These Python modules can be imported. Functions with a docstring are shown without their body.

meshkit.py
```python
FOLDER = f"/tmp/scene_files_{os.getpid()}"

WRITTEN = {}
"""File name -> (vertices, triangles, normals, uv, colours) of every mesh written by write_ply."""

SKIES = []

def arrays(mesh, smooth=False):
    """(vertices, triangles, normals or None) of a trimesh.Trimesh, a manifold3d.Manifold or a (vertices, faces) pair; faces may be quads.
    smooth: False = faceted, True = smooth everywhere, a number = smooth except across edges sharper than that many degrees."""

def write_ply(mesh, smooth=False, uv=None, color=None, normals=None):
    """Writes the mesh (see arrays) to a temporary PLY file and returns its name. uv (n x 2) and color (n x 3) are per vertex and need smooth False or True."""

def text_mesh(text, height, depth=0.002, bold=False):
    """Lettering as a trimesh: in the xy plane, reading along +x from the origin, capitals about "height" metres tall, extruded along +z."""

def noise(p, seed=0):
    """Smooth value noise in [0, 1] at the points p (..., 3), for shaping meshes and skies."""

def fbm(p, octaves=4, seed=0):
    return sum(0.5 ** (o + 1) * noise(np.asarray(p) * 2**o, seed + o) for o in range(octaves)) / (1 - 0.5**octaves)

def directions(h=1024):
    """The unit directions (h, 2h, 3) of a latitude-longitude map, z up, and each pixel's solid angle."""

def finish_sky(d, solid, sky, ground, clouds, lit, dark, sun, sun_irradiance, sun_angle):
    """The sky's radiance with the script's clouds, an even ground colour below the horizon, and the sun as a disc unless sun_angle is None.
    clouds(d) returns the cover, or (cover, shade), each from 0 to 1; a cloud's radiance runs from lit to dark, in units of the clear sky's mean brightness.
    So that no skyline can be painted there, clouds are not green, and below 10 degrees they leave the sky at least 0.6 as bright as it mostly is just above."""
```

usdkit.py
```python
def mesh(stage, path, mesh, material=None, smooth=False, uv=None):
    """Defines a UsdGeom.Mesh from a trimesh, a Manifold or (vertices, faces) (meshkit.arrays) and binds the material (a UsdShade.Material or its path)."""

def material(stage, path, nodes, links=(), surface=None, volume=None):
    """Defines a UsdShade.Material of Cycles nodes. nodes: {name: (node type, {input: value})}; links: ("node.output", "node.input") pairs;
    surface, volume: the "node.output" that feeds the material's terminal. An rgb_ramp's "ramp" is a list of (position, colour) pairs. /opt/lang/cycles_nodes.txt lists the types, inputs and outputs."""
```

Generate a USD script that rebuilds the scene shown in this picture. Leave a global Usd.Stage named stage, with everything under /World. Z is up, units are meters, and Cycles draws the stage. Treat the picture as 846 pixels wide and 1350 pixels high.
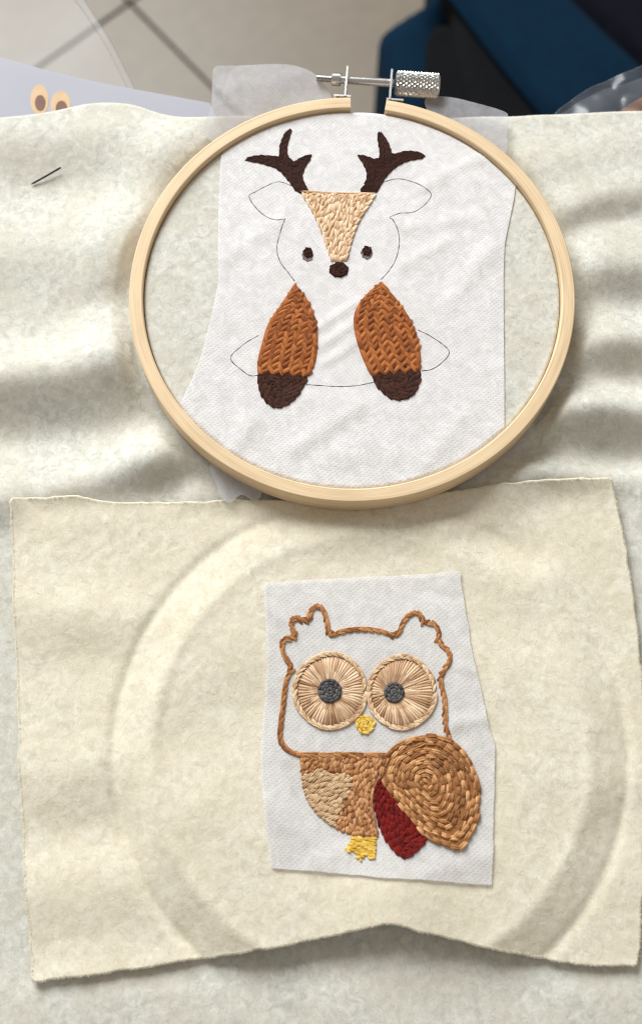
import math, random
import numpy as np, trimesh, shapely, usdkit, meshkit
from shapely.geometry import Polygon, Point, LineString
from scipy.spatial import Delaunay
from pxr import Usd, UsdGeom, UsdLux, UsdShade, Gf, Sdf, Vt

stage = Usd.Stage.CreateInMemory()
UsdGeom.SetStageUpAxis(stage, 'Z'); UsdGeom.SetStageMetersPerUnit(stage, 1.0)
UsdGeom.Xform.Define(stage, '/World')
rng = np.random.default_rng(7); random.seed(7)

# ------------------------------------------------------------------ camera, light, exposure
TH, H, FPX = 0.27684, 0.3730, 423 / 0.28          # tilt from straight down, height over the felt, focal length in photo pixels
FWD = np.array([0, math.sin(TH), -math.cos(TH)]); UPV = np.array([0, math.cos(TH), math.sin(TH)])
cam = UsdGeom.Camera.Define(stage, '/World/camera')
cam.CreateHorizontalApertureAttr(28.0); cam.CreateFocalLengthAttr(50.0)
cam.CreateFStopAttr(11.0); cam.CreateFocusDistanceAttr(0.383)
cam.CreateClippingRangeAttr((0.02, 50.0)); cam.CreateExposureAttr(0.0)
xf = UsdGeom.Xformable(cam)
xf.AddTranslateOp().Set((0, 0, H)); xf.AddRotateXOp().Set(math.degrees(TH))

def C(r, g, b):                                   # sRGB 0-255 -> linear
    x = np.array([r, g, b]) / 255.0
    return tuple(float(v) for v in np.where(x < .04045, x / 12.92, ((x + .055) / 1.055) ** 2.4))

usdkit.material(stage, '/World/Looks/room_light', {'b': ('background_shader', {'color': (1.0, 0.92, 0.83), 'strength': 0.36})}, surface='b.background')
dome = UsdLux.DomeLight.Define(stage, '/World/room_ambience'); dome.CreateIntensityAttr(1.0)
UsdShade.MaterialBindingAPI.Apply(dome.GetPrim()).Bind(UsdShade.Material.Get(stage, '/World/Looks/room_light'))

def rect_light(name, pos, target, w, h, power, color):
    L = UsdLux.RectLight.Define(stage, '/World/' + name)
    L.CreateWidthAttr(w); L.CreateHeightAttr(h); L.CreateIntensityAttr(power); L.CreateColorAttr(color)
    m = Gf.Matrix4d().SetLookAt(Gf.Vec3d(*pos), Gf.Vec3d(*target), Gf.Vec3d(0, 0, 1)).GetInverse()
    L.AddTransformOp().Set(m)
rect_light('window_light', (-0.80, 1.75, 1.22), (0, 0.1, 0), 1.3, 1.2, 16.2, (0.965, 0.985, 0.985))

# ------------------------------------------------------------------ helpers
def P(px, py, z=0.0):
    """Where the sight line through a photo pixel meets the level z."""
    d = np.array([(px - 423) / FPX, 0, 0]) + UPV * (-(py - 675) / FPX) + FWD
    t = (z - H) / d[2]
    return np.array([0, 0, H]) + d * t
def PP(pts, z=0.0): return np.array([P(x, y, z)[:2] for x, y in pts])
PX = 0.000252                                     # metres per photo pixel on the work

def smooth_line(pts, step=0.001, closed=False, k=True):
    """Catmull-Rom through the points, resampled evenly."""
    p = np.asarray(pts, float)
    if k and len(p) > 2:
        q = np.vstack([p[-1], p, p[0], p[1]]) if closed else np.vstack([2 * p[0] - p[1], p, 2 * p[-1] - p[-2]])
        out = []
        for i in range(1, len(q) - 2):
            t = np.linspace(0, 1, 12, endpoint=False)[:, None]
            a, b, c, d = q[i - 1], q[i], q[i + 1], q[i + 2]
            out.append(.5 * ((2 * b) + (c - a) * t + (2 * a - 5 * b + 4 * c - d) * t**2 + (3 * b - a - 3 * c + d) * t**3))
        p = np.vstack(out + ([] if closed else [q[-2:-1]]))
    if closed: p = np.vstack([p, p[:1]])
    s = np.r_[0, np.cumsum(np.linalg.norm(np.diff(p, axis=0), axis=1))]
    n = max(3, int(round(s[-1] / step)))
    u = np.linspace(0, s[-1], n + 1)
    r = np.stack([np.interp(u, s, p[:, i]) for i in range(p.shape[1])], 1)
    return r[:-1] if closed else r

def dist_line(x, y, line):
    """Distance of the points to a polyline, and the share of the way along it."""
    best = np.full(np.shape(x), 1e9); 
    for (ax, ay), (bx, by) in zip(line[:-1], line[1:]):
        dx, dy = bx - ax, by - ay
        t = np.clip(((x - ax) * dx + (y - ay) * dy) / (dx * dx + dy * dy + 1e-18), 0, 1)
        best = np.minimum(best, np.hypot(x - ax - t * dx, y - ay - t * dy))
    return best

def sst(a, b, x):
    t = np.clip((x - a) / (b - a), 0, 1); return t * t * (3 - 2 * t)

def sheet(poly, zf, step, thick=0.0005, wall=None):
    """A cloth, card or body over the polygon: a dense top that follows zf(x, y), with a rounded rim and (wall) sides down to a level."""
    if poly.exterior.is_ccw is False: poly = shapely.geometry.polygon.orient(poly, 1.0)
    ext = np.array(poly.exterior.coords)[:-1]
    b = smooth_line(ext, step, True, k=False)
    holes = [smooth_line(np.array(h.coords)[:-1], step, True, k=False) for h in poly.interiors]
    x0, y0, x1, y1 = poly.bounds
    gx, gy = np.meshgrid(np.arange(x0, x1, step), np.arange(y0, y1, step * .87)); gx[1::2] += step / 2
    inner = poly.buffer(-step * .55); shapely.prepare(inner)
    g = np.stack([gx.ravel(), gy.ravel()], 1); g = g[shapely.contains_xy(inner, g[:, 0], g[:, 1])]
    p = np.vstack([b] + holes + [g])
    tri = Delaunay(p).simplices
    c = p[tri].mean(1); shapely.prepare(poly)
    tri = tri[shapely.contains_xy(poly, c[:, 0], c[:, 1])]
    a = p[tri]; area = np.cross(a[:, 1] - a[:, 0], a[:, 2] - a[:, 0])
    tri = np.where(area[:, None] < 0, tri[:, ::-1], tri); tri = tri[np.abs(area) > 1e-14]
    z = zf(p[:, 0], p[:, 1]); v = np.column_stack([p, z]); nb = len(b)
    if thick or wall is not None:
        t = np.roll(b, -1, 0) - np.roll(b, 1, 0); n = np.stack([t[:, 1], -t[:, 0]], 1); n /= np.linalg.norm(n, axis=1)[:, None] + 1e-12
        zb = z[:nb]; rings = []
        for off, dz in ((.35, .15), (.5, .5), (.35, .85), (0, 1)):
            rings.append(np.column_stack([b + n * off * thick, zb - dz * thick]))
        if wall is not None: rings[-1] = np.column_stack([b + n * .35 * thick, np.full(nb, wall)])
        base, fs = len(v), [tri]; prev = np.arange(nb)
        for r in rings:
            cur = base + np.arange(nb); base += nb
            fs.append(np.column_stack([prev, cur, np.roll(cur, -1)])); fs.append(np.column_stack([prev, np.roll(cur, -1), np.roll(prev, -1)]))
            prev = cur
        v = np.vstack([v] + rings); tri = np.vstack(fs)
    return v, tri

made = {}
def numbered(parent, name):
    n = made.get((parent, name), -1) + 1; made[(parent, name)] = n
    return name if n == 0 else f'{name}_{n:03d}'
def path(p): return str(p.GetPath()) if hasattr(p, 'GetPath') else p
def tag(o, label=None, category=None, group=None, kind=None):
    o = o.GetPrim() if hasattr(o, 'GetPrim') else o
    for k, v in (('label', label), ('category', category), ('group', group), ('kind', kind)):
        if v: o.SetCustomDataByKey(k, v)
    return o
def thing(name, label=None, category=None, group=None, kind=None, loc=(0, 0, 0), parent='/World'):
    x = UsdGeom.Xform.Define(stage, path(parent) + '/' + numbered(path(parent), name))
    if any(loc): x.AddTranslateOp().Set(tuple(map(float, loc)))
    return tag(x, label, category, group, kind)
def obj(name, mesh, mat, parent='/World', smooth=True, uv=None, label=None, category=None, group=None, kind=None):
    parent = path(parent)
    m = usdkit.mesh(stage, parent + '/' + numbered(parent, name), mesh, mat, smooth=smooth, uv=uv)
    return tag(m, label, category, group, kind)
def join(meshes):
    vs, fs, n = [], [], 0
    for v, f in meshes:
        vs.append(v); fs.append(f + n); n += len(v)
    return np.vstack(vs), np.vstack(fs)
def tm(m): return np.array(m.vertices), np.array(m.faces)

# ------------------------------------------------------------------ materials
def mat(name, nodes, links, surface='p.BSDF'):
    return usdkit.material(stage, '/World/Looks/' + name, nodes, links, surface=surface)

def felt(name, base, light, dark, warm):
    return mat(name, {
        'g': ('geometry', {}),
        'n1': ('noise_texture', {'scale': 310.0, 'detail': 4.0, 'roughness': .66, 'distortion': .7}),
        'n2': ('noise_texture', {'scale': 60.0, 'detail': 2.0}),
        'mp': ('mapping', {'scale': (1.0, .45, 1.0), 'rotation': (0, 0, .5)}),
        'n3': ('noise_texture', {'scale': 1300.0, 'detail': 4.0, 'roughness': .75, 'distortion': 2.2}),
        'r1': ('rgb_ramp', {'ramp': [(.33, dark), (.49, base), (.66, light)]}),
        'hh': ('math', {'math_type': 'multiply_add', 'value2': 1.1}),
        'r2': ('rgb_ramp', {'ramp': [(.38, (0, 0, 0)), (.62, (1, 1, 1))]}),
        'm2': ('mix', {'mix_type': 'mix', 'fac': .3, 'color2': warm}),
        'f2': ('math', {'math_type': 'multiply', 'value2': .45}),
        'r3': ('rgb_ramp', {'ramp': [(.3, (.85, .85, .84)), (.7, (1.08, 1.08, 1.08))]}),
        'm3': ('mix', {'mix_type': 'multiply', 'fac': 1.0}),
        'b': ('bump', {'strength': .36, 'distance': .0004}),
        'p': ('principled_bsdf', {'roughness': .95, 'specular_ior_level': .12, 'sheen_weight': .05, 'sheen_roughness': .6})},
        [('g.position', 'n1.vector'), ('g.position', 'n2.vector'), ('g.position', 'mp.vector'), ('mp.vector', 'n3.vector'), ('n1.fac', 'r1.fac'), ('n2.fac', 'r2.fac'),
         ('r2.color', 'f2.value1'), ('f2.value', 'm2.fac'), ('r1.color', 'm2.color1'), ('n3.fac', 'r3.fac'), ('m2.color', 'm3.color1'), ('r3.color', 'm3.color2'),
         ('m3.color', 'p.base_color'), ('n1.fac', 'hh.value1'), ('n3.fac', 'hh.value3'), ('hh.value', 'b.height'), ('b.normal', 'p.normal')])
M = {}
M['felt'] = felt('grey_felt', (.645, .645, .585), (.765, .76, .695), (.545, .54, .475), (.66, .615, .52))
M['cream'] = felt('cream_felt', (.765, .715, .585), (.85, .805, .675), (.675, .62, .485), (.73, .665, .51))

def nonwoven(name, col, alpha, dot=3900.0):
    """Pressed fibre web: fine fibres and a lattice of pressed dots."""
    return mat(name, {
        'g': ('geometry', {}), 'mp': ('mapping', {'rotation': (0, 0, .12), 'scale': (dot, dot, 0)}),
        's': ('separate_xyz', {}), 'sx': ('math', {'math_type': 'sine'}), 'sy': ('math', {'math_type': 'sine'}),
        'pr': ('math', {'math_type': 'multiply'}), 'dt': ('rgb_ramp', {'ramp': [(.25, (1, 1, 1)), (.75, (0, 0, 0))]}),
        'n': ('noise_texture', {'scale': 1100.0, 'detail': 4.0, 'roughness': .65, 'distortion': 2.5}),
        'nl': ('noise_texture', {'scale': 260.0, 'detail': 5.0, 'roughness': .72, 'distortion': .8}),
        'h': ('math', {'math_type': 'multiply_add', 'value2': .45}),
        'c1': ('rgb_ramp', {'ramp': [(.35, tuple(.94 * x for x in col)), (.65, tuple(min(1, 1.06 * x) for x in col))]}),
        'c2': ('mix', {'mix_type': 'multiply', 'fac': .07}),
        'b': ('bump', {'strength': .4, 'distance': .0003}),
        'p': ('principled_bsdf', {'roughness': .85, 'specular_ior_level': .2}),
        't': ('transparent_bsdf', {'color': (1, 1, 1)}),
        'aa': ('map_range', {'from_min': .3, 'from_max': .7, 'to_min': alpha - .07, 'to_max': min(1, alpha + .07)}),
        'mx': ('mix_closure', {})},
        [('g.position', 'mp.vector'), ('mp.vector', 's.vector'), ('s.x', 'sx.value1'), ('s.y', 'sy.value1'), ('sx.value', 'pr.value1'), ('sy.value', 'pr.value2'), ('pr.value', 'dt.fac'),
         ('g.position', 'n.vector'), ('g.position', 'nl.vector'), ('dt.color', 'h.value1'), ('n.fac', 'h.value3'), ('nl.fac', 'c1.fac'), ('c1.color', 'c2.color1'), ('dt.color', 'c2.color2'),
         ('c2.color', 'p.base_color'), ('h.value', 'b.height'), ('b.normal', 'p.normal'), ('nl.fac', 'aa.value'), ('aa.result', 'mx.fac'), ('t.BSDF', 'mx.closure1'), ('p.BSDF', 'mx.closure2')], 'mx.closure')
M['web'] = nonwoven('pressed_web', (.815, .80, .80), .88)
M['web_patch'] = nonwoven('pressed_web_patch', (.80, .79, .79), .74)
M['web_thin'] = nonwoven('thin_web', (.60, .60, .64), .48)

def thread(name, colors, sheen=.16, rough=.6, spec=.24):
    return mat('thread_' + name, {
        'g': ('geometry', {}), 'at': ('attribute', {'attribute': 'tone'}), 'n': ('noise_texture', {'scale': 420.0, 'detail': 2.0}),
        'add': ('math', {'math_type': 'multiply_add', 'value2': .4}),
        'r': ('rgb_ramp', {'ramp': [(.25 + .75 * i / max(1, len(colors) - 1), c) for i, c in enumerate(colors)]}),
        'n2': ('noise_texture', {'scale': 7000.0, 'detail': 1.0}),
        'b': ('bump', {'strength': .5, 'distance': .00012}),
        'p': ('principled_bsdf', {'roughness': rough, 'specular_ior_level': spec, 'sheen_weight': sheen, 'sheen_roughness': .4})},
        [('g.position', 'n.vector'), ('at.fac', 'add.value3'), ('n.fac', 'add.value1'), ('add.value', 'r.fac'), ('r.color', 'p.base_color'),
         ('g.position', 'n2.vector'), ('n2.fac', 'b.height'), ('b.normal', 'p.normal')])
M['t_dark'] = thread('dark_brown', [C(42, 20, 14), C(62, 32, 23)], sheen=.0, spec=.15, rough=.7)
M['t_hoof'] = thread('cocoa', [C(54, 31, 25), C(76, 47, 38)], sheen=.0, spec=.15, rough=.7)
M['t_rust'] = thread('rust', [C(132, 70, 26), C(162, 91, 38), C(186, 114, 56)])
M['t_tan'] = thread('tan', [C(196, 156, 118), C(222, 186, 148), C(240, 214, 182)])
M['t_eye'] = thread('eye_brown', [C(150, 112, 82), C(200, 162, 126), C(236, 208, 176)])
M['t_rim'] = thread('rim_tan', [C(188, 150, 112), C(214, 180, 142), C(234, 206, 172)])
M['t_copper'] = thread('copper', [C(126, 78, 38), C(162, 106, 60), C(194, 140, 90)])
M['t_wing'] = thread('wing_brown', [C(132, 84, 46), C(170, 116, 68), C(216, 166, 114)])
M['t_body'] = thread('body_brown', [C(136, 86, 50), C(176, 122, 76), C(206, 156, 110)])
M['t_beige'] = thread('beige', [C(180, 146, 108), C(214, 184, 146)])
M['t_red'] = thread('deep_red', [C(88, 8, 6), C(122, 20, 15)], sheen=.05, spec=.2)
M['t_yellow'] = thread('yellow', [C(205, 158, 44), C(238, 204, 104)])
M['t_slate'] = thread('slate', [C(66, 64, 65), C(98, 96, 96)], sheen=.05)
M['t_brown_spot'] = thread('brown_spot', [C(88, 46, 32), C(112, 64, 46)])
M['t_grey'] = thread('grey', [C(110, 98, 98), C(140, 128, 126)])
M['ink'] = mat('ink', {'g': ('geometry', {}), 'n': ('noise_texture', {'scale': 900.0}), 'r': ('rgb_ramp', {'ramp': [(.3, C(62, 52, 60)), (.7, C(128, 118, 124))]}), 'p': ('principled_bsdf', {'roughness': .8})},
               [('g.position', 'n.vector'), ('n.fac', 'r.fac'), ('r.color', 'p.base_color')])
M['wood'] = mat('hoop_wood', {
    'tc': ('texture_coordinate', {}), 'mp': ('mapping', {'scale': (14.0, 2600.0, 1.0)}), 'n': ('noise_texture', {'scale': 1.0, 'detail': 4.0, 'roughness': .6}),
    'mp2': ('mapping', {'scale': (60.0, 500.0, 1.0)}), 'n2': ('noise_texture', {'scale': 1.0, 'detail': 3.0}),
    'r': ('rgb_ramp', {'ramp': [(.2, C(204, 170, 128)), (.5, C(230, 204, 166)), (.8, C(240, 220, 188))]}),
    'r2': ('rgb_ramp', {'ramp': [(.3, (.88, .86, .83)), (.6, (1, 1, 1))]}), 'mm': ('mix', {'mix_type': 'multiply', 'fac': 1.0}),
    'b': ('bump', {'strength': .3, 'distance': .0002}), 'p': ('principled_bsdf', {'roughness': .55, 'specular_ior_level': .35})},
    [('tc.UV', 'mp.vector'), ('mp.vector', 'n.vector'), ('tc.UV', 'mp2.vector'), ('mp2.vector', 'n2.vector'), ('n.fac', 'r.fac'), ('n2.fac', 'r2.fac'), ('r.color', 'mm.color1'), ('r2.color', 'mm.color2'),
     ('mm.color', 'p.base_color'), ('n.fac', 'b.height'), ('b.normal', 'p.normal')])
def plain(name, col, rough=.5, metal=0.0, spec=.5, var=.12, scale=40.0, bump=0.0, bscale=800.0):
    lo, hi = tuple(x * (1 - var) for x in col), tuple(min(1, x * (1 + var)) for x in col)
    return mat(name, {'g': ('geometry', {}), 'n': ('noise_texture', {'scale': scale, 'detail': 4.0}), 'r': ('rgb_ramp', {'ramp': [(.3, lo), (.7, hi)]}),
                      'nb': ('noise_texture', {'scale': bscale, 'detail': 2.0}), 'b': ('bump', {'strength': bump, 'distance': .0006}),
                      'p': ('principled_bsdf', {'roughness': rough, 'metallic': metal, 'specular_ior_level': spec})},
               [('g.position', 'n.vector'), ('n.fac', 'r.fac'), ('r.color', 'p.base_color'), ('g.position', 'nb.vector'), ('nb.fac', 'b.height'), ('b.normal', 'p.normal')])
M['steel'] = plain('nickel_steel', (.62, .61, .60), .28, 1.0, var=.08, scale=300)
M['tile'] = plain('beige_tile', C(118, 108, 94), .45, var=.07, scale=60, bump=.08, bscale=300)
M['grout'] = plain('dark_grout', C(28, 21, 15), .9, var=.15, scale=120)
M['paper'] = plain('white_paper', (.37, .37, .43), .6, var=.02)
M['print_tan'] = plain('print_tan', C(205, 172, 130), .6, var=.08, scale=200)
M['print_brown'] = plain('print_brown', C(110, 66, 44), .6, var=.15, scale=300)
M['teal'] = plain('teal_canvas', C(0, 30, 50), .9, spec=.12, var=.10, scale=80, bump=.3, bscale=1500)
M['navy'] = plain('navy_canvas', C(8, 10, 22), .9, spec=.12, var=.15, scale=80, bump=.3, bscale=1500)
M['mesh_black'] = plain('black_webbing', C(12, 13, 16), .9, spec=.12, var=.2, scale=500, bump=.6, bscale=900)
M['table'] = plain('table_wood', C(150, 110, 75), .5, var=.15)
M['peach'] = plain('peach_card', C(222, 178, 150), .6, var=.05)
M['lilac'] = plain('lilac_paper', C(190, 186, 210), .6, var=.04)
def film(name, tint, body, gloss_rough):
    return mat(name, {'t': ('transparent_bsdf', {'color': tint}), 'd': ('diffuse_bsdf', {'color': (.72, .71, .72)}), 'gl': ('glossy_bsdf', {'color': (.9, .9, .9), 'roughness': gloss_rough}),
                      'm1': ('mix_closure', {'fac': body}), 'fr': ('fresnel', {'IOR': 1.5}), 'm2': ('mix_closure', {})},
               [('t.BSDF', 'm1.closure1'), ('d.BSDF', 'm1.closure2'), ('fr.fac', 'm2.fac'), ('m1.closure', 'm2.closure1'), ('gl.BSDF', 'm2.closure2')], 'm2.closure')
M['film'] = film('plastic_film', (.95, .95, .955), .035, .55)
M['clear'] = film('clear_bag', (.95, .96, .98), .05, .28)

# ------------------------------------------------------------------ floor, table
FZ = -0.72
floor = thing('floor', kind='structure')
c0 = P(171, 3, FZ); e1 = P(278, 112, FZ) - c0; ang = math.atan2(e1[1], e1[0]); T, GR = 0.40, 0.0062
u, w_ = np.array([math.cos(ang), math.sin(ang)]), np.array([-math.sin(ang), math.cos(ang)])
obj('grout', sheet(Polygon([(-2, -1.2), (2, -1.2), (2, 2.6), (-2, 2.6)]), lambda x, y: 0 * x + FZ - .003, .4, 0), M['grout'], floor, smooth=False)
for i in range(-3, 4):
    for j in range(-3, 4):
        cc = c0[:2] + u * (i + .5) * T + w_ * (j + .5) * T
        if not (-1.3 < cc[0] < 1.3 and -.2 < cc[1] < 1.8): continue
        a = (T - GR) / 2
        q = Polygon([cc + u * sx * a + w_ * sy * a for sx, sy in ((-1, -1), (1, -1), (1, 1), (-1, 1))])
        h0 = FZ + rng.uniform(-.0004, .0004)
        obj('tile', sheet(q, lambda x, y: 0 * x + h0, .2, .003, wall=FZ - .003), M['tile'], floor, smooth=30)

TZ = -.0125                                        # the top that the work lies on ends just short of the felt's far edge
ty = P(423, 228, TZ)[1]
obj('tabletop', sheet(Polygon([(-.45, -.5), (.45, -.5), (.45, ty), (-.45, ty)]).buffer(.004), lambda x, y: 0 * x + TZ, .02, .004, wall=TZ - .022), M['table'], smooth=40, kind='structure')

# ------------------------------------------------------------------ the hoop's place
HC, HR, HTOP, HBOT, RW = np.array([0.010723, 0.182652]), 0.0770, 0.0130, 0.0028, 0.0047
RIN = HR - RW                                     # inner radius of the outer ring
ZF = 0.0108                                       # felt stretched in the hoop
GAPA = math.atan2(*( (P(486, 131, HTOP)[:2] - HC)[::-1] ))

# ------------------------------------------------------------------ grey felt sheet
def ridges(spec):
    return [(PP(p), a / 1000, s * PX) for p, a, s in spec]
FOLDS = ridges([
    ([(-120, 505), (0, 500), (90, 494), (190, 474)], 8.0, 30),
    ([(-120, 585), (60, 572), (150, 562), (215, 548)], -4.5, 26),
    ([(-120, 665), (60, 660), (150, 634), (215, 600), (250, 570)], 5.0, 22),
    ([(215, 655), (265, 628)], -4.0, 18),
    ([(-120, 350), (40, 335), (120, 330), (185, 330)], 2.6, 34),
    ([(-80, 250), (60, 246), (150, 245), (220, 255)], -2.4, 30),
    ([(-80, 190), (60, 180), (140, 175), (220, 190)], 2.0, 30),
    ([(100, 410), (180, 395)], -2.2, 22),
    ([(735, 288), (800, 258), (950, 225)], 2.6, 22), ([(745, 312), (800, 290), (950, 268)], -2.2, 16),
    ([(755, 362), (830, 352), (950, 346)], 3.4, 24), ([(760, 405), (850, 395), (950, 390)], -2.6, 20),
    ([(748, 462), (800, 456), (950, 446)], 4.2, 20), ([(735, 498), (780, 500), (860, 496)], -3.0, 18),
    ([(715, 545), (790, 545), (950, 548)], 6.2, 22), ([(690, 588), (770, 592), (950, 606)], -5.0, 20),
    ([(650, 618), (720, 628), (900, 640)], 2.4, 16),
    ([(700, 225), (800, 200), (950, 190)], 1.6, 30),
    ([(-80, 1340), (200, 1325), (420, 1335)], 1.4, 40), ([(480, 1310), (500, 1400)], 1.6, 45), ([(760, 1330), (900, 1300)], 1.6, 40),
])
def noise2(x, y, s, seed=0, o=3): return meshkit.fbm(np.stack([x / s, y / s, 0 * x + seed * 7.3], -1), o, seed) - .5
def F(x, y, detail=True):
    """Height of the grey felt outside the hoop."""
    r = np.hypot(x - HC[0], y - HC[1])
    z = np.zeros_like(x)
    for line, a, s in FOLDS: z = z + .78 * a * np.exp(-.5 * (dist_line(x, y, line) / s) ** 2)
    z = z * (1 - CREAM_MASK(x, y))
    near = sst(HR + .0005, HR + .008, r)
    z = np.minimum(z, .0016 + .02 * near) * (.25 + .75 * near) + .0035 * np.exp(-((r - HR - .012) / .012) ** 2) * (1 - CREAM_MASK(x, y)) * near
    z = z + .0012 * noise2(x, y, .03, 1) * near
    if detail: z = z + .0003 * noise2(x, y, .0032, 2, 3)
    return z
def CREAM_MASK(x, y):
    c = CREAM_CORE; 
    return sst(-.012, .006, np.minimum(np.minimum(x - c[0], c[2] - x), np.minimum(y - c[1], c[3] - y)))
cl, cr = P(25, 900)[0], P(838, 900)[0]; ct, cb = P(430, 665)[1], P(430, 1260)[1]
CREAM_CORE = (cl, cb, cr, ct)

edge = smooth_line(PP([(-160, 168), (-60, 162), (0, 158), (60, 151), (120, 138), (170, 139), (215, 154), (245, 161), (290, 162), (380, 158), (480, 160), (600, 163), (668, 160), (710, 154), (780, 150), (846, 148), (930, 150), (1000, 152)]), .002)
ex0, ex1 = edge[0][0], edge[-1][0]; yb = P(423, 1480)[1]
fp = Polygon(np.vstack([edge, [(ex1, yb), (ex0, yb)]])).buffer(0)
hole = Point(*HC).buffer(HR - .002, 64)
felt_thing = thing('felt_sheet', 'large grey-white wool felt sheet, rumpled, clamped in the wooden hoop', 'felt')
obj('sheet', sheet(fp.difference(hole), F, .00075, .0022), M['felt'], felt_thing)
# the part drawn tight over the inner ring
def disc_mesh(R, zf):
    rr = np.r_[np.arange(0, R - .0012, .0007), R - .0012 + .0012 * np.sin(np.linspace(0, 1, 7) * np.pi / 2)]
    na = 620; a = np.arange(na) * 2 * np.pi / na
    drop = np.r_[np.zeros(len(rr) - 7), .0010 * (1 - np.cos(np.linspace(0, 1, 7) * np.pi / 2))]
    v = [[HC[0], HC[1], 0]]
    for r, d in zip(rr[1:], drop[1:]):
        x, y = HC[0] + r * np.cos(a), HC[1] + r * np.sin(a); v.append(np.column_stack([x, y, zf(x, y) - d]))
    x, y = HC[0] + R * np.cos(a), HC[1] + R * np.sin(a); v.append(np.column_stack([x, y, 0 * x + HBOT + .0005]))
    v[0] = np.array([[HC[0], HC[1], float(zf(np.array([HC[0]]), np.array([HC[1]]))[0])]])
    n, k = len(v) - 1, np.arange(na); f = [np.column_stack([0 * k, 1 + k, 1 + np.roll(k, -1)])]
    for i in range(n - 1):
        p, q = 1 + i * na + k, 1 + (i + 1) * na + k
        f += [np.column_stack([p, q, np.roll(q, -1)]), np.column_stack([p, np.roll(q, -1), np.roll(p, -1)])]
    return np.vstack(v), np.vstack(f)
WR = ridges([([(390, 590), (475, 535)], .5, 7), ([(405, 606), (480, 552)], -.35, 7), ([(470, 300), (560, 270)], .3, 9), ([(420, 430), (470, 400)], .4, 6), ([(425, 452), (470, 425)], .35, 6), ([(430, 475), (470, 450)], .3, 5),
             ([(540, 640), (600, 560)], .35, 10), ([(300, 330), (380, 280)], .35, 10), ([(620, 250), (655, 330)], .4, 10), ([(560, 240), (640, 205)], .35, 8), ([(320, 560), (300, 600)], .4, 9), ([(640, 330), (590, 400)], .3, 9)])
WR = [(PP(p, ZF), a, s) for p, a, s in [([(390, 590), (475, 535)], .00032, .0022), ([(402, 608), (480, 556)], -.0002, .0022), ([(420, 432), (472, 398)], .0004, .0013), ([(424, 456), (470, 425)], .00035, .0013), ([(430, 478), (470, 452)], .0003, .0012),
      ([(540, 640), (610, 550)], .0004, .0026), ([(300, 340), (370, 290)], .0004, .0026), ([(618, 240), (650, 340)], .00045, .0026), ([(560, 245), (640, 205)], .0004, .002), ([(330, 555), (300, 610)], .0005, .0024), ([(645, 330), (590, 400)], .0004, .0024),
      ([(530, 350), (590, 320)], .0004, .0018), ([(540, 300), (620, 290)], .0003, .002), ([(430, 600), (560, 600)], .00025, .003)]]
def Z0(x, y):
    """The cloth in the hoop, before its own fuzz."""
    z = ZF + .0006 * noise2(x, y, .022, 3, 2) + 0 * x
    for line, a, s in WR: z = z + a * np.exp(-.5 * (dist_line(x, y, line) / s) ** 2)
    return z
obj('hooped_area', disc_mesh(RIN - .0001, lambda x, y: Z0(x, y) + .0004 * noise2(x, y, .0032, 2, 3)), M['felt'], felt_thing)

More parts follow.
